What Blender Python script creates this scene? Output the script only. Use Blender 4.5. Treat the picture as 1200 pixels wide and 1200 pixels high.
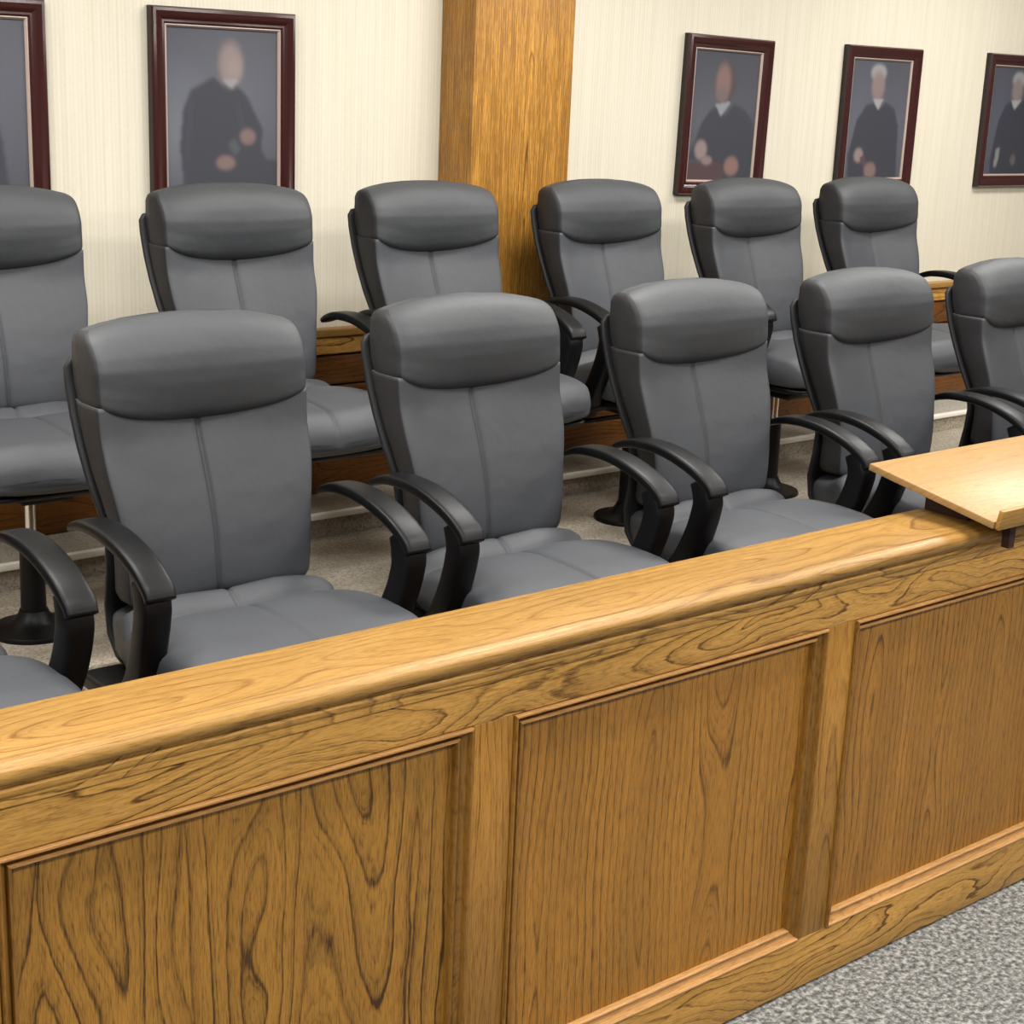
import bpy, bmesh, math, random
import numpy as np
from mathutils import Vector, Matrix
random.seed(7)
scene = bpy.context.scene
COL = scene.collection
for o in list(bpy.data.objects): bpy.data.objects.remove(o)

# ------------------------------------------------------------------ camera
FPX, YAW, PIT, ROLL = 1858.0, 0.6921, 0.2669, 0.0418
F = Vector((math.sin(YAW)*math.cos(PIT), math.cos(YAW)*math.cos(PIT), -math.sin(PIT)))
R0 = Vector((math.cos(YAW), -math.sin(YAW), 0)); U0 = R0.cross(F)
R1 = R0*math.cos(ROLL) + U0*math.sin(ROLL); U1 = U0*math.cos(ROLL) - R0*math.sin(ROLL)
cam = bpy.data.cameras.new('camera'); co = bpy.data.objects.new('camera', cam); COL.objects.link(co)
cam.sensor_width = 36; cam.sensor_fit = 'HORIZONTAL'; cam.lens = FPX/1200*36; cam.clip_start = .05
m = Matrix(((R1.x, U1.x, -F.x), (R1.y, U1.y, -F.y), (R1.z, U1.z, -F.z))).to_4x4()
m.translation = (0, -2.1231, 2.0729); co.matrix_world = m
scene.camera = co

# ------------------------------------------------------------------ light and exposure
scene.view_settings.view_transform = 'Standard'; scene.view_settings.look = 'None'
scene.view_settings.gamma = 1; scene.view_settings.use_curve_mapping = False
scene.view_settings.exposure = 0.0
w = bpy.data.worlds.new('world'); scene.world = w; w.use_nodes = True
w.node_tree.nodes['Background'].inputs[0].default_value = (1.0, .985, .965, 1)
w.node_tree.nodes['Background'].inputs[1].default_value = 0.16
CEIL = 3.15
PANELS = [(x, y) for x in (-1.4, 1.0, 3.4, 5.8) for y in (-2.3, -.5, 1.0)]
PANEL_POWER = 43
for k, (x, y) in enumerate(PANELS):
    l = bpy.data.lights.new('troffer_light', 'AREA'); l.shape = 'RECTANGLE'; l.size = 1.1; l.size_y = .5
    l.energy = PANEL_POWER*{-2.3: 1.2, -.5: .9, 1.0: 1.1}[y]; l.color = (1, .98, .95)
    lo = bpy.data.objects.new('troffer_light', l); COL.objects.link(lo); lo.location = (x, y, CEIL-.045)

# ------------------------------------------------------------------ node helpers
def newmat(name):
    mt = bpy.data.materials.new(name); mt.use_nodes = True
    nt = mt.node_tree; return mt, nt, nt.nodes['Principled BSDF']
class G:
    def __init__(s, nt): s.nt = nt
    def put(s, sock, v):
        if isinstance(v, bpy.types.NodeSocket): s.nt.links.new(v, sock)
        else: sock.default_value = v
    def m(s, op, a, b=0.0, c=0.0, clamp=False):
        n = s.nt.nodes.new('ShaderNodeMath'); n.operation = op; n.use_clamp = clamp
        s.put(n.inputs[0], a); s.put(n.inputs[1], b); s.put(n.inputs[2], c); return n.outputs[0]
    def xyz(s, x, y, z):
        n = s.nt.nodes.new('ShaderNodeCombineXYZ')
        for i, v in enumerate((x, y, z)): s.put(n.inputs[i], v)
        return n.outputs[0]
    def noise(s, vec, scale=1, detail=2, rough=.5):
        n = s.nt.nodes.new('ShaderNodeTexNoise'); s.put(n.inputs['Vector'], vec)
        n.inputs['Scale'].default_value = scale; n.inputs['Detail'].default_value = detail; n.inputs['Roughness'].default_value = rough
        return n.outputs['Fac']
    def ramp(s, v, stops, ease=False):
        n = s.nt.nodes.new('ShaderNodeValToRGB'); s.put(n.inputs[0], v)
        cr = n.color_ramp
        if ease: cr.interpolation = 'EASE'
        while len(cr.elements) < len(stops): cr.elements.new(.5)
        for e, (p, c) in zip(cr.elements, stops):
            e.position = p; e.color = c if len(c) == 4 else (*c, 1)
        return n.outputs[0]
    def mix(s, f, a, b, mode='MIX'):
        n = s.nt.nodes.new('ShaderNodeMix'); n.data_type = 'RGBA'; n.blend_type = mode
        s.put(n.inputs[0], f); s.put(n.inputs[6], a); s.put(n.inputs[7], b); return n.outputs[2]
    def bump(s, h, strength, dist):
        n = s.nt.nodes.new('ShaderNodeBump'); s.put(n.inputs['Height'], h)
        n.inputs['Strength'].default_value = strength; n.inputs['Distance'].default_value = dist
        return n.outputs[0]
def lin(r, g, b):
    f = lambda c: (c/255/12.92) if c/255 <= .04045 else ((c/255+.055)/1.055)**2.4
    return (f(r), f(g), f(b), 1)

def oak(name, axis, base, dark, freq=55, leaf=.34, amount=.75, rough=.38, steep=.35, warp=1.0, coarse=0.0, pore=.5):
    """flat-sawn oak: growth rings cut by a board, grain along the given axis"""
    mt, nt, bs = newmat(name); g = G(nt)
    tc = nt.nodes.new('ShaderNodeTexCoord'); oi = nt.nodes.new('ShaderNodeObjectInfo')
    se = nt.nodes.new('ShaderNodeSeparateXYZ'); nt.links.new(tc.outputs['Object'], se.inputs[0])
    X, Y, Z = se.outputs; rnd = oi.outputs['Random']
    if axis == 'Z': gr, cr = Z, g.m('ADD', X, Y)
    elif axis == 'X': gr, cr = X, g.m('ADD', Z, Y)
    else: gr, cr = Y, g.m('ADD', X, Z)
    seed = g.m('MULTIPLY', rnd, 37.0)
    gr = g.m('ADD', gr, seed); crs = g.m('ADD', cr, g.m('MULTIPLY', rnd, 3.1))
    big = g.noise(g.xyz(g.m('MULTIPLY', crs, 2.6), g.m('MULTIPLY', gr, 1.5), seed), 1, 2)
    cw = g.m('ADD', crs, g.m('MULTIPLY', g.m('SUBTRACT', big, .5), .16*warp))
    cp = g.m('PINGPONG', cw, leaf/2)
    cp = g.m('SUBTRACT', cp, leaf*.22)
    n2 = g.noise(g.xyz(g.m('MULTIPLY', crs, 5), g.m('MULTIPLY', gr, 1.3), g.m('ADD', seed, 5.)), 1, 1)
    d = g.m('MULTIPLY', g.m('SUBTRACT', n2, .42), steep)
    r = g.m('SQRT', g.m('ADD', g.m('MULTIPLY', cp, cp), g.m('MULTIPLY', d, d)))
    wig = g.noise(g.xyz(g.m('MULTIPLY', crs, 34), g.m('MULTIPLY', gr, 7), seed), 1, 3, .6)
    ph = g.m('ADD', g.m('MULTIPLY', r, freq), g.m('MULTIPLY', wig, .5*warp))
    fr = g.m('FRACT', ph)
    line = g.ramp(fr, [(0, (0, 0, 0)), (.5, (.06,)*3), (.8, (.32,)*3), (.9, (1,)*3), (1, (0,)*3)])
    fr2 = g.m('FRACT', g.m('MULTIPLY', ph, 3.7))
    line2 = g.ramp(fr2, [(0, (0,)*3), (.6, (.2,)*3), (.85, (1,)*3), (1, (0,)*3)])
    pat = g.noise(g.xyz(g.m('MULTIPLY', crs, 7), g.m('MULTIPLY', gr, 2.0), g.m('ADD', seed, 11.)), 1, 2)
    pat = g.ramp(pat, [(.3, (.35,)*3), (.62, (1,)*3)])
    pores = g.noise(g.xyz(g.m('MULTIPLY', crs, 380), g.m('MULTIPLY', gr, 26), seed), 1, 3, .7)
    if coarse:
        cz = g.noise(g.xyz(g.m('MULTIPLY', crs, 150), g.m('MULTIPLY', gr, 5), seed), 1, 2, .6)
        pores = g.m('ADD', pores, g.m('MULTIPLY', g.m('SUBTRACT', cz, .38), coarse))
    pores = g.ramp(pores, [(.46, (0,)*3), (.66, (1,)*3)])
    pores2 = g.noise(g.xyz(g.m('MULTIPLY', crs, 60), g.m('MULTIPLY', gr, 5), g.m('ADD', seed, 3.)), 1, 2, .6)
    pores2 = g.ramp(pores2, [(.36, (0,)*3), (.62, (1,)*3)])
    strk = g.noise(g.xyz(g.m('MULTIPLY', crs, 110), g.m('MULTIPLY', gr, 3), seed), 1, 2)
    fac = g.m('MULTIPLY', g.m('MULTIPLY', line, pat), amount)
    fac = g.m('ADD', fac, g.m('MULTIPLY', g.m('MULTIPLY', line2, pores2), .38))
    fac = g.m('ADD', fac, g.m('MULTIPLY', pores, pore), clamp=True)
    tone = g.noise(g.xyz(g.m('MULTIPLY', crs, 9), g.m('MULTIPLY', gr, 1.), seed), 1, 2)
    b2 = tuple(c*.74 for c in base[:3]) + (1,)
    c1 = g.mix(g.ramp(tone, [(.3, (0,)*3), (.7, (1,)*3)]), base, b2)
    c1 = g.mix(g.m('MULTIPLY', g.ramp(strk, [(.4, (0,)*3), (.65, (1,)*3)]), .35), c1, b2)
    colr = g.mix(fac, c1, dark)
    nt.links.new(colr, bs.inputs['Base Color'])
    bs.inputs['Roughness'].default_value = rough
    bs.inputs['Specular IOR Level'].default_value = .32; bs.inputs['Coat Weight'].default_value = .05; bs.inputs['Coat Roughness'].default_value = .3
    nt.links.new(g.bump(g.m('MULTIPLY', fac, -1.0), .25, .001), bs.inputs['Normal'])
    return mt

def plain(name, col, rough=.5, metal=0, bumpscale=0, bumpd=.0006, spec=.5):
    mt, nt, bs = newmat(name); g = G(nt)
    bs.inputs['Base Color'].default_value = col; bs.inputs['Roughness'].default_value = rough
    bs.inputs['Metallic'].default_value = metal; bs.inputs['Specular IOR Level'].default_value = spec
    tc = nt.nodes.new('ShaderNodeTexCoord')
    n = g.noise(tc.outputs['Object'], bumpscale or 300, 3)
    nt.links.new(g.bump(n, .4, bumpd), bs.inputs['Normal'])
    n2 = g.noise(tc.outputs['Object'], 6, 3)
    c = g.mix(n2, tuple(x*.92 for x in col[:3])+(1,), tuple(min(1, x*1.08) for x in col[:3])+(1,))
    nt.links.new(c, bs.inputs['Base Color'])
    return mt

def carpet(name, c_dark, c_mid, c_light, scale, streak=0):
    mt, nt, bs = newmat(name); g = G(nt)
    tc = nt.nodes.new('ShaderNodeTexCoord'); P = tc.outputs['Object']
    n = g.noise(P, scale, 3, .7)
    v = nt.nodes.new('ShaderNodeTexVoronoi'); nt.links.new(P, v.inputs['Vector']); v.inputs['Scale'].default_value = scale*1.1
    c = g.ramp(n, [(.36, c_dark), (.5, c_mid), (.64, c_light)])
    if streak:
        mp = nt.nodes.new('ShaderNodeMapping'); nt.links.new(P, mp.inputs[0]); mp.inputs['Scale'].default_value = (1.2, 5, 5)
        s = g.noise(mp.outputs[0], 2.2, 3)
        c = g.mix(g.m('MULTIPLY', g.ramp(s, [(.38, (0,)*3), (.66, (1,)*3)]), streak), c, c_dark)
    nt.links.new(c, bs.inputs['Base Color']); bs.inputs['Roughness'].default_value = .95
    bs.inputs['Specular IOR Level'].default_value = .1
    nt.links.new(g.bump(g.m('ADD', n, g.m('MULTIPLY', v.outputs['Distance'], .6)), .8, .004), bs.inputs['Normal'])
    return mt

def wallpaper():
    mt, nt, bs = newmat('ribbed_wallpaper'); g = G(nt)
    tc = nt.nodes.new('ShaderNodeTexCoord'); se = nt.nodes.new('ShaderNodeSeparateXYZ')
    nt.links.new(tc.outputs['Object'], se.inputs[0]); X, Y, Z = se.outputs
    wv = g.m('SINE', g.m('MULTIPLY', X, 2*math.pi/.0125))
    st = g.noise(g.xyz(g.m('MULTIPLY', X, 90), Y, g.m('MULTIPLY', Z, 1.5)), 1, 2)
    fine = g.noise(tc.outputs['Object'], 160, 2)
    h = g.m('ADD', g.m('MULTIPLY', wv, .3), st)
    f = g.m('ADD', g.m('MULTIPLY', wv, .08), g.m('ADD', g.m('MULTIPLY', st, .6), g.m('MULTIPLY', fine, .25)))
    c = g.ramp(f, [(.2, lin(196, 189, 169)), (.5, lin(207, 200, 182)), (.85, lin(214, 208, 192))])
    nt.links.new(c, bs.inputs['Base Color']); bs.inputs['Roughness'].default_value = .8
    nt.links.new(g.bump(h, .2, .0012), bs.inputs['Normal'])
    return mt

def leather(name, col):
    mt, nt, bs = newmat(name); g = G(nt)
    tc = nt.nodes.new('ShaderNodeTexCoord'); P = tc.outputs['Object']
    v = nt.nodes.new('ShaderNodeTexVoronoi'); v.feature = 'DISTANCE_TO_EDGE'; nt.links.new(P, v.inputs['Vector']); v.inputs['Scale'].default_value = 420
    big = g.noise(P, 5, 3); mid = g.noise(P, 14, 3)
    nt.links.new(g.mix(big, tuple(x*.88 for x in col[:3])+(1,), tuple(x*1.12 for x in col[:3])+(1,)), bs.inputs['Base Color'])
    bs.inputs['Roughness'].default_value = .6; bs.inputs['Specular IOR Level'].default_value = .5
    b1 = nt.nodes.new('ShaderNodeBump'); b1.inputs['Strength'].default_value = .25; b1.inputs['Distance'].default_value = .0004
    nt.links.new(v.outputs['Distance'], b1.inputs['Height'])
    b2 = nt.nodes.new('ShaderNodeBump'); b2.inputs['Strength'].default_value = .5; b2.inputs['Distance'].default_value = .006
    nt.links.new(mid, b2.inputs['Height']); nt.links.new(b1.outputs[0], b2.inputs['Normal'])
    nt.links.new(b2.outputs[0], bs.inputs['Normal'])
    return mt

OAKD = lin(78, 46, 14)
M = dict(
    cap=oak('oak_cap', 'X', lin(176, 134, 70), lin(112, 76, 30), freq=44, leaf=.5, amount=.7, rough=.36, warp=.5),
    railx=oak('oak_rail_horizontal', 'X', lin(222, 168, 84), lin(96, 62, 20), freq=46, leaf=.3, amount=1.0, steep=.3, warp=2.0, pore=.4),
    panel_fine=oak('oak_panel_fine', 'Z', lin(180, 126, 50), lin(84, 52, 14), freq=52, leaf=.5, amount=.8, steep=.22, warp=.45),
    stile=oak('oak_stile_vertical', 'Z', lin(180, 130, 58), lin(96, 58, 18), freq=60, leaf=.3, amount=.7, steep=.2, warp=.7),
    panel=oak('oak_panel_vertical', 'Z', lin(176, 126, 50), lin(64, 40, 10), freq=27, leaf=.46, amount=1.0, steep=.5, warp=.8),
    mould=oak('oak_moulding_lit', 'X', lin(206, 156, 96), lin(130, 88, 44), freq=60, leaf=.4, amount=.3, warp=.4),  # top and bottom lengths: light caught on the slope put into the colour
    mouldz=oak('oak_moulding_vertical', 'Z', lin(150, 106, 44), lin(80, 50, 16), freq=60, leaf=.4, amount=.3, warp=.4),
    post=oak('oak_post', 'Z', lin(196, 142, 62), lin(98, 62, 20), freq=110, leaf=.8, amount=.8, warp=.35, steep=.1, coarse=1.0),
    dark_oak=oak('oak_wainscot', 'X', lin(126, 78, 28), lin(48, 26, 8), freq=60, leaf=.2, amount=.9, steep=.25),
    tray=oak('oak_lectern', 'X', lin(168, 134, 86), lin(130, 94, 50), freq=30, leaf=.5, amount=.4, steep=.4),
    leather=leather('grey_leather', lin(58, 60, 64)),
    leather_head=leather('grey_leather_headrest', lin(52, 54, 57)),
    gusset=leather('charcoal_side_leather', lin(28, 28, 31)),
    plastic=plain('black_plastic', lin(8, 8, 10), .42, 0, 500, .0003, .22),
    shell=plain('charcoal_shell', lin(27, 27, 29), .5, 0, 500, .0003, .3),
    chrome=plain('chrome', (.7, .7, .72, 1), .18, 1, 40, .00002),
    felt=plain('dark_brown_wood', lin(50, 22, 14), .6),
    frame=plain('mahogany_frame', lin(54, 24, 22), .2, 0, 60, .0003),
    frame_dark=plain('dark_frame_edge', lin(24, 12, 12), .4),
    gilt=plain('gilt_fillet', lin(170, 150, 140), .4, .1),
    wall=wallpaper(),
    plaster=plain('ceiling_white', lin(225, 222, 214), .9),
    metal_white=plain('white_metal', lin(230, 230, 228), .4),
    nosing=plain('pale_nosing', lin(238, 234, 222), .5),
    carpet=carpet('grey_speckled_carpet', lin(74, 74, 73), lin(122, 122, 119), lin(174, 173, 167), 66),
    carpet2=carpet('beige_carpet', lin(132, 121, 105), lin(172, 163, 148), lin(186, 178, 163), 130, .6),
    carpet3=carpet('pale_carpet', lin(150, 143, 130), lin(176, 170, 157), lin(196, 190, 177), 190, .2),
)
me_, nt_, bs_ = newmat('diffuser_light'); bs_.inputs['Emission Color'].default_value = (1, .965, .91, 1); bs_.inputs['Emission Strength'].default_value = 3.0
M['diff'] = me_

# ------------------------------------------------------------------ mesh helpers
def link(name, me, mat=None, parent=None):
    o = bpy.data.objects.new(name, me); COL.objects.link(o)
    if mat is not None and len(me.materials) == 0: me.materials.append(mat)
    if parent is not None: o.parent = parent
    return o
def mesh(name, vs, fs, smooth=False):
    me = bpy.data.meshes.new(name); me.from_pydata([tuple(v) for v in vs], [], fs); me.update()
    bm = bmesh.new(); bm.from_mesh(me); bmesh.ops.recalc_face_normals(bm, faces=bm.faces); bm.to_mesh(me); bm.free()
    if smooth: me.polygons.foreach_set('use_smooth', [True]*len(me.polygons))
    return me
def smooth_by_angle(me, deg=35):
    bm = bmesh.new(); bm.from_mesh(me)
    for e in bm.edges:
        if len(e.link_faces) == 2 and e.calc_face_angle(0) > math.radians(deg): e.smooth = False
    for f in bm.faces: f.smooth = True
    bm.to_mesh(me); bm.free()
def box(name, x0, x1, y0, y1, z0, z1, bev=.003, seg=2):
    bm = bmesh.new(); bmesh.ops.create_cube(bm, size=1)
    for v in bm.verts: v.co = Vector(((x0+x1)/2+v.co.x*(x1-x0), (y0+y1)/2+v.co.y*(y1-y0), (z0+z1)/2+v.co.z*(z1-z0)))
    if bev: bmesh.ops.bevel(bm, geom=bm.edges[:], offset=bev, segments=seg, affect='EDGES', profile=.5)
    me = bpy.data.meshes.new(name); bm.to_mesh(me); bm.free()
    if bev: smooth_by_angle(me, 50)
    return me
def loft(name, rings, smooth=True, cap=True):
    n = len(rings[0]); vs = [p for r in rings for p in r]; fs = []
    for i in range(len(rings)-1):
        for j in range(n):
            k = (j+1) % n
            fs.append((i*n+j, i*n+k, (i+1)*n+k, (i+1)*n+j))
    if cap:
        fs.append(tuple(range(n))); fs.append(tuple((len(rings)-1)*n+j for j in range(n)))
    return mesh(name, vs, fs, smooth)
def extrude_x(name, prof, x0, x1, ang=35):
    """closed (y,z) profile swept along X"""
    me = loft(name, [[(x0, y, z) for y, z in prof], [(x1, y, z) for y, z in prof]])
    smooth_by_angle(me, ang); return me
def empty(name, loc, label=None, cat=None, group=None, rz=0):
    o = bpy.data.objects.new(name, None); COL.objects.link(o); o.location = loc; o.rotation_euler = (0, 0, rz)
    o.empty_display_size = .1
    if label: o['label'] = label
    if cat: o['category'] = cat
    if group: o['group'] = group
    return o
def struct(o, label=None):
    o['kind'] = 'structure'
    if label: o['label'] = label
    return o
def interp(z, tab):
    xs = [t[0] for t in tab]; ys = [t[1] for t in tab]
    # smooth (cosine-free) monotone-ish: use Catmull through numpy linear on refined table
    return float(np.interp(z, xs, ys))
def sm(tab, n=160, k=9):
    """smoothed version of a lookup table"""
    xs = np.linspace(tab[0][0], tab[-1][0], n); ys = np.interp(xs, [t[0] for t in tab], [t[1] for t in tab])
    pad = np.concatenate([2*ys[0]-ys[k:0:-1], ys, 2*ys[-1]-ys[-2:-k-2:-1]])
    ker = np.hanning(2*k+1); ker /= ker.sum()
    ys = np.convolve(pad, ker, 'same')[k:k+n]
    return lambda z: float(np.interp(z, xs, ys))

# ------------------------------------------------------------------ the setting
FZ, BZ, LZ = .459, .628, .71           # jury floor, back-row platform, ledge at the wall
X0, X1 = -2.6, 9.5
YW = 2.26
struct(link('floor', box('floor', X0, X1, -5.5, 0.06, -.06, 0, 0), M['carpet']), 'grey speckled carpet in front of the jury box')
fl2 = struct(link('floor_jury_box', box('floor2', X0, X1, .06, 1.36, -.06, FZ, 0), M['carpet2']), 'beige carpeted floor under the front row of chairs')
fl3 = struct(link('floor_platform', box('floor3', X0, X1, 1.36, YW, -.06, BZ, .006), M['carpet2']), 'raised beige carpeted floor under the back row')
led = struct(link('trim_1', box('ledge', X0, X1, 2.02, YW, BZ, LZ-.012, 0), M['carpet2']), 'low pale ledge at the foot of the wainscot')
link('ledge_top', box('ledge_top', X0, X1, 2.021, YW, LZ-.012, LZ-.002, 0), M['carpet3'], led)
link('nosing_strip', box('nosing', X0, X1, 2.008, 2.03, LZ-.02, LZ, .003), M['nosing'], led)
struct(link('wall_back', box('wall', X0, X1, YW, YW+.12, -.06, CEIL, 0), M['wall']), 'cream ribbed wallpaper wall')
struct(link('ceiling', box('ceiling', X0, X1, -5.5, YW+.12, CEIL, CEIL+.08, 0), M['plaster']), 'white ceiling')

# wainscot: horizontal oak boards between ledge and cap
ws = bpy.data.objects.new('trim_2', None); COL.objects.link(ws); struct(ws, 'low oak wainscot of horizontal boards behind the back row')
ws.location = (0, YW, LZ)
def wb(name, y0, y1, z0, z1, mat, x0=X0, x1=X1, bev=.004):
    o = link(name, box(name, x0, x1, y0-YW, y1-YW, z0-LZ, z1-LZ, bev), mat, ws); return o
wb('cap_board', YW-.055, YW-.001, 1.238, 1.262, M['cap'])
wb('board', YW-.035, YW-.001, 1.178, 1.233, M['railx'])
wb('board', YW-.028, YW-.001, 1.075, 1.169, M['dark_oak'])
wb('board', YW-.024, YW-.001, .955, 1.069, M['dark_oak'])
wb('board', YW-.024, YW-.001, .83, .949, M['dark_oak'])
wb('base_board', YW-.034, YW-.001, LZ, .824, M['dark_oak'])

# square oak post standing proud of the wall
PX0, PX1, PY = 3.247, 3.668, 2.078
post = bpy.data.objects.new('trim_3', None); COL.objects.link(post); post.location = (PX0, PY, LZ)
struct(post, 'square golden oak post standing proud of the cream wall')
link('front_board', box('front_board', .0, PX1-PX0, 0, .02, 0, CEIL-LZ, .002), M['post'], post)
link('side_board', box('side_board', .001, .02, .0205, YW-PY, 0, CEIL-LZ, .001), M['post'], post)
link('side_board', box('side_board', PX1-PX0-.02, PX1-PX0-.001, .0205, YW-PY, 0, CEIL-LZ, .001), M['post'], post)

# ceiling light fittings (outside the picture, they light the room)
for k, (x, y) in enumerate(PANELS):
    t = empty('ceiling_light', (x, y, CEIL), 'flat rectangular ceiling light, %s from the left in the row %s' % (('first', 'second', 'third', 'fourth')[k//3], ('farthest from the jury box', 'over the jury box front', 'nearest the portrait wall')[k % 3]), 'ceiling light', 'rectangular ceiling lights')
    for (a, b, c, d) in ((-.6, .6, -.3, -.27), (-.6, .6, .27, .3), (-.6, -.57, -.27, .27), (.57, .6, -.27, .27)):
        link('frame', box('lf', a, b, c, d, -.03, 0, 0), M['metal_white'], t)
    link('diffuser', box('df', -.57, .57, -.27, .27, -.02, 0, 0), M['diff'], t)

# ------------------------------------------------------------------ jury box front
BX0, BX1 = -1.32, 6.85
jb = empty('jury_box_front', (2.24, 0, 0), 'long panelled golden oak jury box front with moulded panels and a thick cap rail', 'partition')
OX = 2.24
def jpart(name, me, mat, parent=jb):
    return link(name, me, mat, parent)
T = .03
zb, zt = .1397, .9195
jpart('bottom_rail', box('br', BX0-OX, BX1-OX, 0, T, .006, zb, .002), M['railx'])
jpart('top_rail', box('tr', BX0-OX, BX1-OX, 0, T, zt, 1.046, .002), M['railx'])
jpart('back_board', box('bb', BX0-OX, BX1-OX, .085, .125, .0, 1.046, .002), M['stile'])
jpart('core', box('core', BX0-OX, BX1-OX, T+.002, .084, .02, 1.04, 0), M['stile'])
# moulding under the cap
prof = [(0, .998), (-.006, 1.0), (-.008, 1.008), (-.008, 1.016), (-.014, 1.020), (-.017, 1.030), (-.014, 1.036), (-.02, 1.040), (-.02, 1.0455), (0, 1.0455)]
jpart('cap_moulding', extrude_x('cm', prof, BX0-OX, BX1-OX, 40), M['railx'])
capp = [(-.022, 1.046), (-.032, 1.049), (-.038, 1.056), (-.039, 1.066), (-.034, 1.074), (-.024, 1.079), (-.012, 1.080), (-.010, 1.083), (0, 1.0835), (.165, 1.0835), (.172, 1.080), (.174, 1.07), (.172, 1.046)]
jpart('cap_rail', extrude_x('cap', capp, BX0-OX, BX1-OX, 50), M['cap'])
PROF = [(0, .008), (.0016, .008), (.002, -.004), (.0035, -.0065), (.0068, -.0065), (.0082, -.004), (.0088, .007), (.013, .009), (.019, .013), (.0222, .017), (.0228, .010), (.0242, .0075), (.0285, .0075), (.030, .010), (.0305, .016), (.0305, .027), (.0, .027)]
def moulding(x0, x1, z0, z1, side):
    """mitred length of moulding along one side of the opening; t runs inwards"""
    def pt(a, t, y):
        if side == 'top': return (x0+t if a == 0 else x1-t, y, z1-t)
        if side == 'bottom': return (x0+t if a == 0 else x1-t, y, z0+t)
        if side == 'left': return (x0+t, y, z0+t if a == 0 else z1-t)
        return (x1-t, y, z0+t if a == 0 else z1-t)
    me = loft('moulding', [[pt(a, t, y) for t, y in PROF] for a in (0, 1)])
    smooth_by_angle(me, 40); return me
PW, PP, PS = .9045, 1.0003, 1.7857
for i in range(-3, 5):
    xs = PS+i*PP; xe = xs+PW
    p = link('panel', box('panel', -PW/2, PW/2, .0235, .0295, -(zt-zb)/2, (zt-zb)/2, 0), M['panel'] if i in (-1, 2) else M['panel_fine'], jb)
    p.location = ((xs+xe)/2-OX, 0, (zt+zb)/2)
    for sd in ('top', 'bottom', 'left', 'right'):
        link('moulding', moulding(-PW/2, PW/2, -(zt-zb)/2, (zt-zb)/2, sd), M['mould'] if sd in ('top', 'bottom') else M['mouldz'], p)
    if i < 4:
        s = link('stile', box('stile', 0, PP-PW, 0, T, zb, zt, .0015), M['stile'], jb); s.location = (xe-OX, 0, 0)
link('stile', box('stile', BX0-OX, PS-3*PP-OX, 0, T, zb, zt, .0015), M['stile'], jb)
link('stile', box('stile', PS+4*PP+PW-OX, BX1-OX, 0, T, zb, zt, .0015), M['stile'], jb)

# ------------------------------------------------------------------ lectern tray clamped on the cap rail
ang = math.atan2(.062, .37)
lt = empty('lectern_tray', (3.13, -.10, 1.125), 'sloping oak reading tray with a raised front lip, clamped on the cap rail', 'lectern')
lt.rotation_euler = (ang, 0, 0)
LW = .95
link('top_board', box('top', 0, LW, .0, .375, -.018, 0, .002), M['tray'], lt)
link('front_lip', box('lip', .006, LW, -.014, -.001, -.018, .03, .002), M['cap'], lt)
inv = lt.matrix_basis.inverted() if hasattr(lt, 'matrix_basis') else None
lt_m = Matrix.Translation((3.13, -.10, 1.125)) @ Matrix.Rotation(ang, 4, 'X')
def world_part(name, me, mat):
    o = link(name, me, mat, lt); o.matrix_parent_inverse = lt_m.inverted(); return o
# saddle block on the cap (inside edge) and the clamp foot over the front edge
def wedge(name, x0, x1, y0, y1, z0):
    def top(y): return 1.125 + (y+.10)*math.tan(ang) - .0185/math.cos(ang)
    vs = [(x0, y0, z0), (x1, y0, z0), (x1, y1, z0), (x0, y1, z0), (x0, y0, top(y0)), (x1, y0, top(y0)), (x1, y1, top(y1)), (x0, y1, top(y1))]
    fs = [(0, 3, 2, 1), (4, 5, 6, 7), (0, 1, 5, 4), (1, 2, 6, 5), (2, 3, 7, 6), (3, 0, 4, 7)]
    return mesh(name, vs, fs)
world_part('saddle_block', wedge('saddle', 3.215, 4.0, .03, .155, 1.0845), M['felt'])
world_part('clamp_foot', wedge('clamp', 3.262, 3.285, -.062, -.041, 1.03), M['felt'])
world_part('clamp_foot', wedge('clamp', 3.93, 3.953, -.062, -.041, 1.03), M['felt'])

# ------------------------------------------------------------------ chair parts (chair faces -Y; origin on the floor under the back)
FX = [1, .996, .985, .965, .935, .89, .82, .72, .6, .46, .32, .2, .12, .07, .04, .024, .012]
FX = [-f for f in FX] + [0] + FX[::-1]
def se(f, n): return max(0.0, 1-abs(f)**n)**(1/n)
wT = sm([(.50, .206), (.56, .208), (.62, .211), (.72, .217), (.83, .234), (.95, .239), (1.02, .240), (1.10, .239), (1.14, .238)])
yF = sm([(.48, -.055), (.56, -.066), (.62, -.066), (.7, -.054), (.77, -.034), (.84, -.006), (.9, .02), (.97, .026)], k=15)
cN = sm([(.50, .02), (.6, .025), (.72, .034), (.83, .052), (.95, .062), (1.14, .05)], k=16)
yB = sm([(.48, .01), (.56, .012), (.66, .0), (.73, .008), (.8, .035), (.93, .098), (1.02, .118), (1.08, .11), (1.14, .09)])

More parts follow.
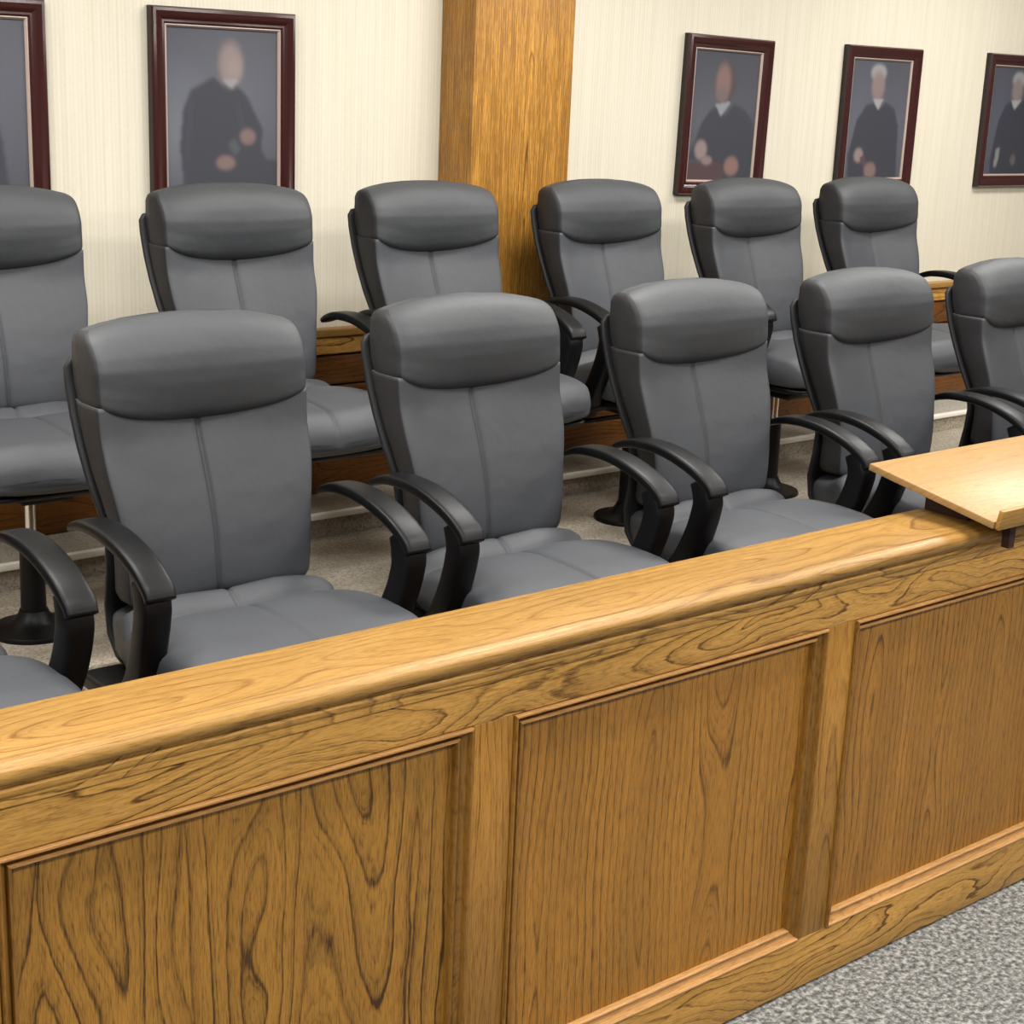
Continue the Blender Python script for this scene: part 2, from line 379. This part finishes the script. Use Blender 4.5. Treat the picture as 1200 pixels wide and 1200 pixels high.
NF = len(FX)
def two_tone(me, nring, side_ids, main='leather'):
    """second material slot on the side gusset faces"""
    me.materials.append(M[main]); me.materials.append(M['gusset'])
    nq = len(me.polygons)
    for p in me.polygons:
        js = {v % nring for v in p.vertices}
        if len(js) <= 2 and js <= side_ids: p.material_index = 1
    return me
def make_backrest():
    rings = []
    rows = [.562, .566, .573, .583] + [.59+.01*i for i in range(0, 37)] + [.957, .965]
    for k, z in enumerate(rows):
        s = 1.0
        if z < .585: s = {0: .6, 1: .8, 2: .93, 3: .985}[k]
        w = wT(z)*(1-(1-s)*.4); y0 = yF(z); y1 = yB(z)-.004; c = cN(z)
        mid = (y0+y1)/2; h = (y1-y0)/2*s; ring = []
        for f in FX:
            gr = .0085*math.exp(-(f*w/.0055)**2) * (1 if z < .94 else 0)
            puff = .008*(1-abs(abs(f)-.48)/.48) if abs(f) < .96 else 0
            se_ = se(f, 11)
            ring.append((f*w, mid - (c*f*f + h)*se_ + gr - puff*.6, z))
        for f in FX[::-1][2:-2:2]:
            ring.append((f*w*.985, mid + h*se(f, 8), z))
        rings.append(ring)
    n = len(rings[0]); me = loft('backrest', rings)
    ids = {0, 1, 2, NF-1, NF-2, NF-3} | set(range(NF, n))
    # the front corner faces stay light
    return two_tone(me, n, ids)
def make_headrest():
    rings = []
    N = 34
    tb = sm([(0, .022), (.04, .008), (.12, -.003), (.25, -.011), (.42, -.018), (.58, -.018), (.72, -.010), (.83, .003), (.91, .018), (.96, .034), (1, .058)], k=10)
    tw = sm([(0, .985), (.03, .995), (.1, 1), (.88, 1.0), (.94, .993), (.98, .975), (1, .945)], k=4)
    tc2 = sm([(0, .055), (.15, .038), (.4, .02), (1, .012)], k=12)
    for k in range(N+1):
        v = k/N; z = .916 + v*.189
        bul = tb(v)
        yb = interp(v, [(0, .098), (.3, .118), (.6, .126), (.85, .120), (.95, .106), (1, .085)])
        w = wT(z)*tw(v)
        c = tc2(v)
        mid = (bul+yb)/2; h = (yb-bul)/2; ring = []
        sag = .046*(1-v)**1.6
        crown = .024*interp(v, [(0, 0), (.6, .2), (1, 1)])
        for f in FX:
            ring.append((f*w, mid - (h + c*f*f)*se(f, 7), z + sag*abs(f)**2.7 + crown*(1-abs(f)**2.6)))
        for f in FX[::-1][2:-2:2]:
            ring.append((f*w*.985, mid + h*se(f, 6), z + sag*abs(f)**2.7 + crown*(1-abs(f)**2.6)))
        rings.append(ring)
    n = len(rings[0]); me = loft('headrest', rings)
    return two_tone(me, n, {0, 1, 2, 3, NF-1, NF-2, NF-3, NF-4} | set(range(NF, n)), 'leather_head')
def make_shell():
    rings = []
    tab = [(.418, -.17, .185), (.42, -.13, .20), (.43, -.07, .208), (.45, -.02, .212), (.49, .012, .214), (.55, .022, .214), (.62, .010, .214), (.68, .004, .217), (.74, .012, .224), (.8, .036, .236), (.87, .066, .242), (.93, .090, .244), (.99, .108, .245), (1.025, .115, .244), (1.042, .114, .234), (1.05, .110, .20)]
    for i, (z, y, w) in enumerate(tab):
        ring = []; th = .014 if i < len(tab)-1 else .010
        for f in FX[::2]: ring.append((f*w, y - .006*se(f, 4), z))
        for f in FX[::-1][1:-1:2]: ring.append((f*w, y + th*se(f, 6), z - .0))
        rings.append(ring)
    return loft('back_shell', rings)
def make_seat():
    rings = []
    ys = [.01, .005, -.01, -.03, -.05, -.06, -.07, -.08, -.087, -.095, -.105, -.113, -.12, -.132, -.138, -.143, -.148, -.153, -.158, -.163, -.169, -.178, -.19] + [-.19-.02*i for i in range(1, 15)] + [-.485, -.5, -.512, -.522, -.529, -.533]
    for y in ys:
        zt_ = interp(y, [(-.533, .492), (-.529, .513), (-.522, .526), (-.512, .536), (-.5, .5435), (-.485, .549), (-.45, .556), (-.4, .561), (-.3, .565), (-.24, .563), (-.2, .556), (-.175, .548), (-.155, .54), (-.14, .544), (-.12, .556), (-.105, .563), (-.095, .562), (-.08, .552), (-.06, .54), (-.03, .535), (.01, .53)])
        zb_ = interp(y, [(-.533, .478), (-.522, .465), (-.5, .455), (-.45, .45), (.01, .45)])
        w = interp(y, [(-.533, .215), (-.529, .23), (-.522, .24), (-.5, .254), (-.47, .263), (-.4, .274), (-.3, .274), (-.2, .264), (-.1, .240), (-.03, .220), (.01, .205)])
        h = zt_-zb_; ring = []
        fr = max(0, min(1, (-.3-y)/.2))
        for f in FX:
            yy = y + .035*f*f*fr
            g1 = .006*math.exp(-(f*w/.0055)**2)
            yg = -.153 + .020*f*f
            g2 = .013*math.exp(-((yy-yg)/.0075)**2)
            z = zb_ + .5*h + .5*h*se(f, 4.5) - (g1 if y < -.05 else 0) - g2
            z += .006*(1-abs(abs(f)-.45)/.45 if abs(f) < .9 else 0) + .02*max(0, min(1, (y+.533)/.05))
            ring.append((f*w, yy, z))
        for f in FX[::-1][2:-2:2]:
            ring.append((f*w, y+.035*f*f*fr, zb_ + .5*h - .5*h*se(f, 5)))
        rings.append(ring)
    return loft('seat', rings)
def make_seat_shell():
    rings = []
    for y, w, zb_ in [(-.02, .19, .44), (-.04, .20, .43), (-.1, .22, .425), (-.25, .245, .42), (-.4, .245, .425), (-.47, .235, .435), (-.49, .21, .445)]:
        ring = [(f*w, y, .453) for f in FX[::3]] + [(f*w, y, .449-(.449-zb_)*se(f, 4)) for f in FX[::-1][1:-1:3]]
        rings.append(ring)
    return loft('seat_shell', rings)
def sweep_arm(path, sgn):
    """path of (y,z,width,thick, xoff); rounded rectangular section"""
    rings = []; n = len(path)
    for i, (y, z, w, t, xo) in enumerate(path):
        a = path[max(0, i-1)]; b = path[min(n-1, i+1)]
        d = Vector((0, b[0]-a[0], b[1]-a[1])).normalized(); nrm = Vector((0, -d.z, d.y))
        c = Vector((sgn*(.285+xo), y, z)); ring = []
        for k in range(20):
            th = 2*math.pi*k/20; cx, cy = math.cos(th), math.sin(th)
            e = 2/5.0
            px = math.copysign(abs(cx)**e, cx)*w/2; py = math.copysign(abs(cy)**e, cy)*t/2
            ring.append(tuple(c + Vector((px, 0, 0)) + nrm*py))
        rings.append(ring)
    return loft('arm', rings)
def catmull(pts, sub=5):
    P = [np.array(p, float) for p in pts]; P = [2*P[0]-P[1]] + P + [2*P[-1]-P[-2]]; out = []
    for i in range(1, len(P)-2):
        for k in range(sub):
            t = k/sub; a, b, c, d = P[i-1:i+3]
            out.append(.5*((2*b)+(-a+c)*t+(2*a-5*b+4*c-d)*t*t+(-a+3*b-3*c+d)*t**3))
    out.append(P[-2]); return [tuple(p) for p in out]
PAD = catmull([(-.008, .729, .030, .008, .0), (-.016, .735, .042, .014, 0), (-.045, .747, .050, .020, 0), (-.09, .758, .056, .024, 0), (-.16, .761, .060, .025, 0), (-.23, .752, .062, .025, 0), (-.30, .731, .062, .025, 0), (-.350, .704, .061, .024, 0), (-.366, .682, .059, .02, 0)])
LEG = catmull([(-.310, .710, .046, .05, 0), (-.332, .672, .056, .060, 0), (-.331, .640, .056, .060, 0), (-.312, .580, .055, .060, -.002), (-.274, .505, .054, .064, -.008), (-.234, .450, .054, .075, -.016), (-.215, .425, .052, .085, -.024)])
def make_leg(sgn): return sweep_arm(LEG, sgn)
def make_pad(sgn): return sweep_arm(PAD, sgn)
def lathe(name, prof, seg=36, c=(0, -.17)):
    rings = [[(c[0]+r*math.cos(2*math.pi*k/seg), c[1]+r*math.sin(2*math.pi*k/seg), z) for k in range(seg)] for r, z in prof]
    me = loft(name, rings); smooth_by_angle(me, 40); return me
CX = 0.0
ME = dict(
    backrest=make_backrest(), headrest=make_headrest(), shell=make_shell(), seat=make_seat(), seatshell=make_seat_shell(),
    legl=make_leg(-1), legr=make_leg(1), padl=make_pad(-1), padr=make_pad(1),
    footl=box('foot', -.305, -.215, -.27, -.05, .418, .452, .01), footr=box('foot', .215, .305, -.27, -.05, .418, .452, .01),
    bracket=box('bracket', -.235, .235, -.22, -.12, .405, .43, .006),
    mech=box('mech', CX-.07, CX+.07, -.29, -.04, .372, .404, .008),
    sleeve=lathe('sleeve', [(.026, .262), (.030, .258), (.032, .10), (.034, .012)], c=(CX, -.17)),
    column=lathe('column', [(.014, .375), (.014, .255)], c=(CX, -.17)),
    base=lathe('base', [(.036, .060), (.040, .05), (.050, .034), (.066, .022), (.10, .017), (.111, .013), (.114, .007), (.114, .0)], c=(CX, -.17)),
    lever=box('lever', -.20, -.06, -.182, -.17, .366, .374, .002), paddle=box('paddle', -.245, -.195, -.192, -.16, .362, .376, .005),
)
def make_chair(label, group, loc):
    t = empty('office_chair', loc, label, 'chair', group)
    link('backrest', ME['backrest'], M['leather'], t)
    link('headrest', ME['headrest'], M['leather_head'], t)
    link('back_shell', ME['shell'], M['shell'], t)
    link('seat', ME['seat'], M['leather'], t)
    ss = link('seat_shell', ME['seatshell'], M['plastic'], t)
    for a, b in (('legl', 'padl'), ('legr', 'padr')):
        ar = link('armrest', ME[a], M['plastic'], t)
        link('arm_pad', ME[b], M['plastic'], ar); link('arm_foot', ME['foot'+a[-1]], M['plastic'], ar)
    mm = link('tilt_mechanism', ME['mech'], M['plastic'], t)
    link('arm_bracket', ME['bracket'], M['plastic'], mm)
    lv = link('lever', ME['lever'], M['plastic'], mm)
    link('lever_paddle', ME['paddle'], M['plastic'], mm)
    cl = link('gas_column', ME['column'], M['chrome'], t)
    link('column_sleeve', ME['sleeve'], M['plastic'], cl)
    link('pedestal_base', ME['base'], M['plastic'], t)
    return t
def copy_tree(o, parent=None):
    c = o.copy(); COL.objects.link(c)
    if parent: c.parent = parent
    for ch in list(o.children): copy_tree(ch, c)
    return c
SP = .72
FRONT = {-1: 'front-row grey leather chair at the left edge, mostly out of frame',
         0: 'leftmost fully visible front-row grey leather chair, largest in the picture',
         1: 'front-row grey leather chair second from the left, its back before the oak post',
         2: 'front-row grey leather chair in the middle, third from the left',
         3: 'front-row grey leather chair just left of the oak reading tray',
         4: 'front-row grey leather chair behind the oak reading tray, cut by the right edge'}
BACK = {-1: 'back-row grey leather chair at the left edge, beside the cut-off portrait',
        0: 'back-row grey leather chair under the portrait left of the oak post',
        1: 'back-row grey leather chair just left of the oak post',
        2: 'back-row grey leather chair just right of the oak post base',
        3: 'back-row grey leather chair under the first portrait right of the post',
        4: 'rightmost back-row grey leather chair, under the second portrait right of the post'}
first = None
for i in range(-1, 5):
    loc = (1.5276+SP*i, .72, FZ)
    if i == 1: loc = (loc[0]-.012, loc[1], loc[2])
    if first is None: first = t = make_chair(FRONT[i], 'grey leather chairs in the front row', loc)
    else:
        t = copy_tree(first); t.location = loc; t['label'] = FRONT[i]
for i in range(-1, 5):
    t = copy_tree(first); t.location = (2.2194+SP*i+{-1: .045, 0: .032, 4: -.02}.get(i, 0), 1.848, BZ); t['label'] = BACK[i]; t['group'] = 'grey leather chairs in the back row'
    t.rotation_euler[2] = {-1: 0, 0: .0, 1: .0, 2: .02, 3: .0, 4: 0}[i]

# ------------------------------------------------------------------ framed portraits
def ell(U, V, cx, cy, rx, ry, soft=.25):
    d = np.sqrt(((U-cx)/rx)**2+((V-cy)/ry)**2); return np.clip((1+soft-d)/(2*soft), 0, 1)
def poly(U, V, pts):
    inside = np.zeros(U.shape, bool); n = len(pts)
    for i in range(n):
        (x1, y1), (x2, y2) = pts[i], pts[(i+1) % n]
        cond = ((y1 > V) != (y2 > V)); t = np.where(cond, (x2-x1)*(V-y1)/((y2-y1) if y2 != y1 else 1e-9)+x1, -9)
        inside ^= cond & (U < t)
    return inside.astype(float)
def blur(a, k):
    for _ in range(k):
        p = np.pad(a, 1, mode='edge'); a = (p[:-2, 1:-1]+p[2:, 1:-1]+p[1:-1, :-2]+p[1:-1, 2:]+2*p[1:-1, 1:-1])/6
    return a
def portrait(spec):
    nx, ny = 84, 104
    u = (np.arange(nx)+.5)/nx; v = (np.arange(ny)+.5)/ny*spec.get('vs', 1); U, V = np.meshgrid(u, v)   # v from the top
    L = lambda *c: np.array(lin(*c)[:3])
    img = np.ones((ny, nx, 3))*L(*spec.get('bg', (84, 86, 98)))
    def over(mask, col, k=1):
        nonlocal img
        a = blur(mask, k)[..., None]; img = img*(1-a)+L(*col)*a
    for cx, cy, rx, ry, c in spec['halo']: over(ell(U, V, cx, cy, rx, ry, .8)*.75, c, 4)
    over(poly(U, V, spec['robe']), (58, 60, 72), 2)
    for p in spec.get('folds', []): over(poly(U, V, p)*.5, (72, 74, 86), 2)
    for kind, args, c, k in spec['bits']:
        over(ell(U, V, *args) if kind == 'e' else poly(U, V, args), c, k)
    lum = img.mean(axis=2, keepdims=True); img = img*.66+lum*.34
    return (img*.74+L(70, 74, 92)*.26)*.56
def canvas_mesh(w, h, img):
    ny, nx = img.shape[:2]; vs = []; fs = []; cols = []
    for j in range(ny+1):
        for i in range(nx+1): vs.append((w*(i/nx-.5), 0, h*(.5-j/ny)))
    for j in range(ny):
        for i in range(nx):
            a = j*(nx+1)+i; fs.append((a, a+nx+1, a+nx+2, a+1))
    me = bpy.data.meshes.new('canvas'); me.from_pydata(vs, [], fs)
    im = np.pad(img, ((0, 1), (0, 1), (0, 0)), mode='edge'); P = np.pad(img, ((1, 1), (1, 1), (0, 0)), mode='edge')
    vc = (P[:-1, :-1]+P[1:, :-1]+P[:-1, 1:]+P[1:, 1:])/4
    at = me.color_attributes.new('paint', 'FLOAT_COLOR', 'POINT')
    at.data.foreach_set('color', np.concatenate([vc.reshape(-1, 3), np.ones((vc.shape[0]*vc.shape[1], 1))], 1).astype(np.float32).ravel())
    return me
cm_, cnt, cbs = newmat('oil_portrait'); g_ = G(cnt)
at_ = cnt.nodes.new('ShaderNodeAttribute'); at_.attribute_name = 'paint'
tc_ = cnt.nodes.new('ShaderNodeTexCoord')
cnt.links.new(at_.outputs['Color'], cbs.inputs['Base Color']); cbs.inputs['Roughness'].default_value = .6
cnt.links.new(g_.bump(g_.noise(tc_.outputs['Object'], 500, 2), .2, .0004), cbs.inputs['Normal'])
SKIN, SKIN2 = (186, 154, 146), (168, 122, 108)
S = {}
S['seated_bald'] = dict(vs=1.14, halo=[(.5, .5, .55, .35, (126, 130, 148)), (.1, .7, .2, .3, (140, 144, 162))],
    robe=[(.16, 1.2), (.14, 1), (.12, .8), (.15, .55), (.22, .42), (.42, .33), (.5, .38), (.6, .36), (.72, .46), (.86, .68), (.84, .80), (.88, .88), (1, .9), (1, 1.2)],
    folds=[[(.2, .5), (.24, .48), (.2, .9), (.16, .9)], [(.6, .5), (.64, .5), (.72, .7), (.66, .72)]],
    bits=[('e', (.56, .22, .125, .15, .2), (110, 106, 110), 3), ('e', (.57, .24, .105, .145, .25), SKIN, 3), ('e', (.60, .27, .06, .07, .5), (196, 166, 152), 3),
          ('p', [(.49, .34), (.64, .34), (.58, .41)], (190, 186, 190), 1), ('e', (.72, .73, .07, .055, .2), SKIN2, 2), ('e', (.52, .91, .085, .05, .2), SKIN2, 2), ('p', [(.54, .78), (.6, .74), (.66, .82), (.6, .86)], (92, 98, 100), 2)])
S['beard'] = dict(bg=(72, 72, 82), halo=[(.2, .55, .35, .3, (112, 114, 130)), (.8, .45, .3, .25, (96, 98, 112))],
    robe=[(0, .84), (.1, .7), (.18, .55), (.3, .45), (.42, .42), (.52, .5), (.64, .4), (.82, .44), (.94, .52), (1, .6), (1, 1), (.5, 1), (.4, .86), (.1, .84)],
    bits=[('p', [(0, .86), (.5, .84), (.6, 1), (0, 1)], (104, 52, 50), 2), ('e', (.5, .24, .15, .15, .2), (96, 66, 62), 3), ('e', (.46, .24, .11, .14, .25), (176, 120, 100), 3), ('e', (.45, .33, .085, .055, .3), (150, 120, 112), 3),
          ('p', [(.36, .41), (.6, .38), (.46, .5)], (176, 178, 188), 1), ('e', (.2, .76, .09, .075, .2), SKIN, 2), ('e', (.3, .84, .08, .035, .2), (180, 140, 130), 2), ('e', (.68, .88, .11, .075, .2), (182, 122, 100), 2)])
S['white_hair'] = dict(halo=[(.2, .6, .35, .4, (122, 128, 146)), (.85, .6, .22, .35, (112, 116, 132))],
    robe=[(.08, 1), (.06, .8), (.16, .5), (.3, .38), (.45, .36), (.52, .42), (.62, .35), (.78, .4), (.88, .55), (.92, 1)],
    bits=[('e', (.46, .11, .13, .07, .2), (188, 188, 186), 2), ('e', (.47, .22, .11, .12, .25), (178, 142, 134), 3), ('p', [(.4, .33), (.58, .33), (.5, .42)], (200, 196, 196), 1),
          ('e', (.24, .8, .075, .06, .2), SKIN, 2), ('p', [(.26, .82), (.34, .8), (.46, .92), (.38, .96)], (110, 66, 74), 1), ('e', (.46, .93, .1, .07, .2), SKIN2, 2)])
S['white_hair_2'] = dict(halo=[(.2, .6, .3, .4, (104, 110, 130)), (.85, .55, .25, .35, (96, 100, 118))],
    robe=[(.12, .86), (.2, .5), (.3, .36), (.42, .3), (.52, .38), (.62, .3), (.76, .34), (.84, .5), (.9, 1), (.14, 1)],
    bits=[('e', (.51, .12, .12, .07, .2), (190, 188, 184), 2), ('e', (.5, .22, .10, .11, .25), (172, 146, 140), 3), ('p', [(.4, .31), (.6, .3), (.48, .4)], (204, 200, 198), 1),
          ('p', [(.2, .92), (.22, .76), (.29, .74), (.28, .86), (.25, .93)], (168, 164, 158), 1), ('e', (.56, .86, .05, .05, .2), (120, 108, 108), 2)])
S['left_edge'] = dict(halo=[(.5, .45, .5, .4, (112, 116, 132)), (.95, .3, .25, .3, (112, 114, 128))],
    robe=[(.05, 1), (.1, .6), (.25, .42), (.42, .36), (.58, .36), (.7, .43), (.8, .62), (.86, 1)],
    bits=[('e', (.5, .22, .12, .15, .25), SKIN, 3), ('p', [(.42, .35), (.58, .35), (.5, .43)], (190, 186, 190), 1), ('e', (.5, .92, .1, .05, .2), SKIN2, 2)])
FW, FD = .055, .034
FPROF = [(0, 0), (0, -.026), (.004, -.032), (.012, -.034), (.022, -.031), (.030, -.025), (.036, -.022), (.042, -.023), (.046, -.019), (.047, -.010), (.047, 0)]
GPROF = [(.047, -.006), (.047, -.017), (.050, -.018), (.055, -.012), (.055, -.006)]
def frame_ring(w, h, prof):
    rings = []
    for sx, sz in ((-1, 1), (1, 1), (1, -1), (-1, -1)):
        rings.append([(sx*(w/2-t), y, sz*(h/2-t)) for t, y in prof])
    n = len(prof); vs = [p for r in rings for p in r]; fs = []
    for i in range(4):
        for j in range(n):
            k = (j+1) % n; fs.append((i*n+j, i*n+k, ((i+1) % 4)*n+k, ((i+1) % 4)*n+j))
    me = mesh('frame', vs, fs); smooth_by_angle(me, 30); return me
def picture(x0, x1, z0, z1, spec, label, rot=0):
    w, h = x1-x0, z1-z0
    t = empty('framed_portrait', ((x0+x1)/2, YW, (z0+z1)/2), label, 'picture', 'framed portraits on the cream wall')
    t.rotation_euler[1] = rot
    fr = link('frame', frame_ring(w, h, FPROF), M['frame'], t)
    eo = [(-.001, 0), (-.001, -.022), (.003, -.0285), (.001, -.0255), (.0005, 0)]
    link('outer_edge', frame_ring(w, h, eo), M['frame_dark'], t)
    link('gilt_edge', frame_ring(w, h, GPROF), M['gilt'], t)
    c = link('canvas', canvas_mesh(w-.1, h-.1, portrait(S[spec])), cm_, t); c.location = (0, -.008, 0)
    link('back_board', box('bk', -w/2+.01, w/2-.01, -.006, -.001, -h/2+.01, h/2-.01, 0), M['frame_dark'], t)
    return t
picture(1.37, 1.872, 1.62, 2.228, 'left_edge', 'mahogany framed portrait cut by the left edge of the picture')
picture(2.19, 2.672, 1.64, 2.233, 'seated_bald', 'mahogany framed portrait of a bald person in a black robe, left of the post')
picture(4.368, 4.835, 1.668, 2.257, 'beard', 'mahogany framed portrait of a bearded person in a robe by a red table', .018)
picture(5.29, 5.775, 1.672, 2.260, 'white_hair', 'mahogany framed portrait of a white-haired person holding a red roll')
picture(6.27, 6.78, 1.683, 2.266, 'white_hair_2', 'mahogany framed portrait cut by the right edge of the picture')
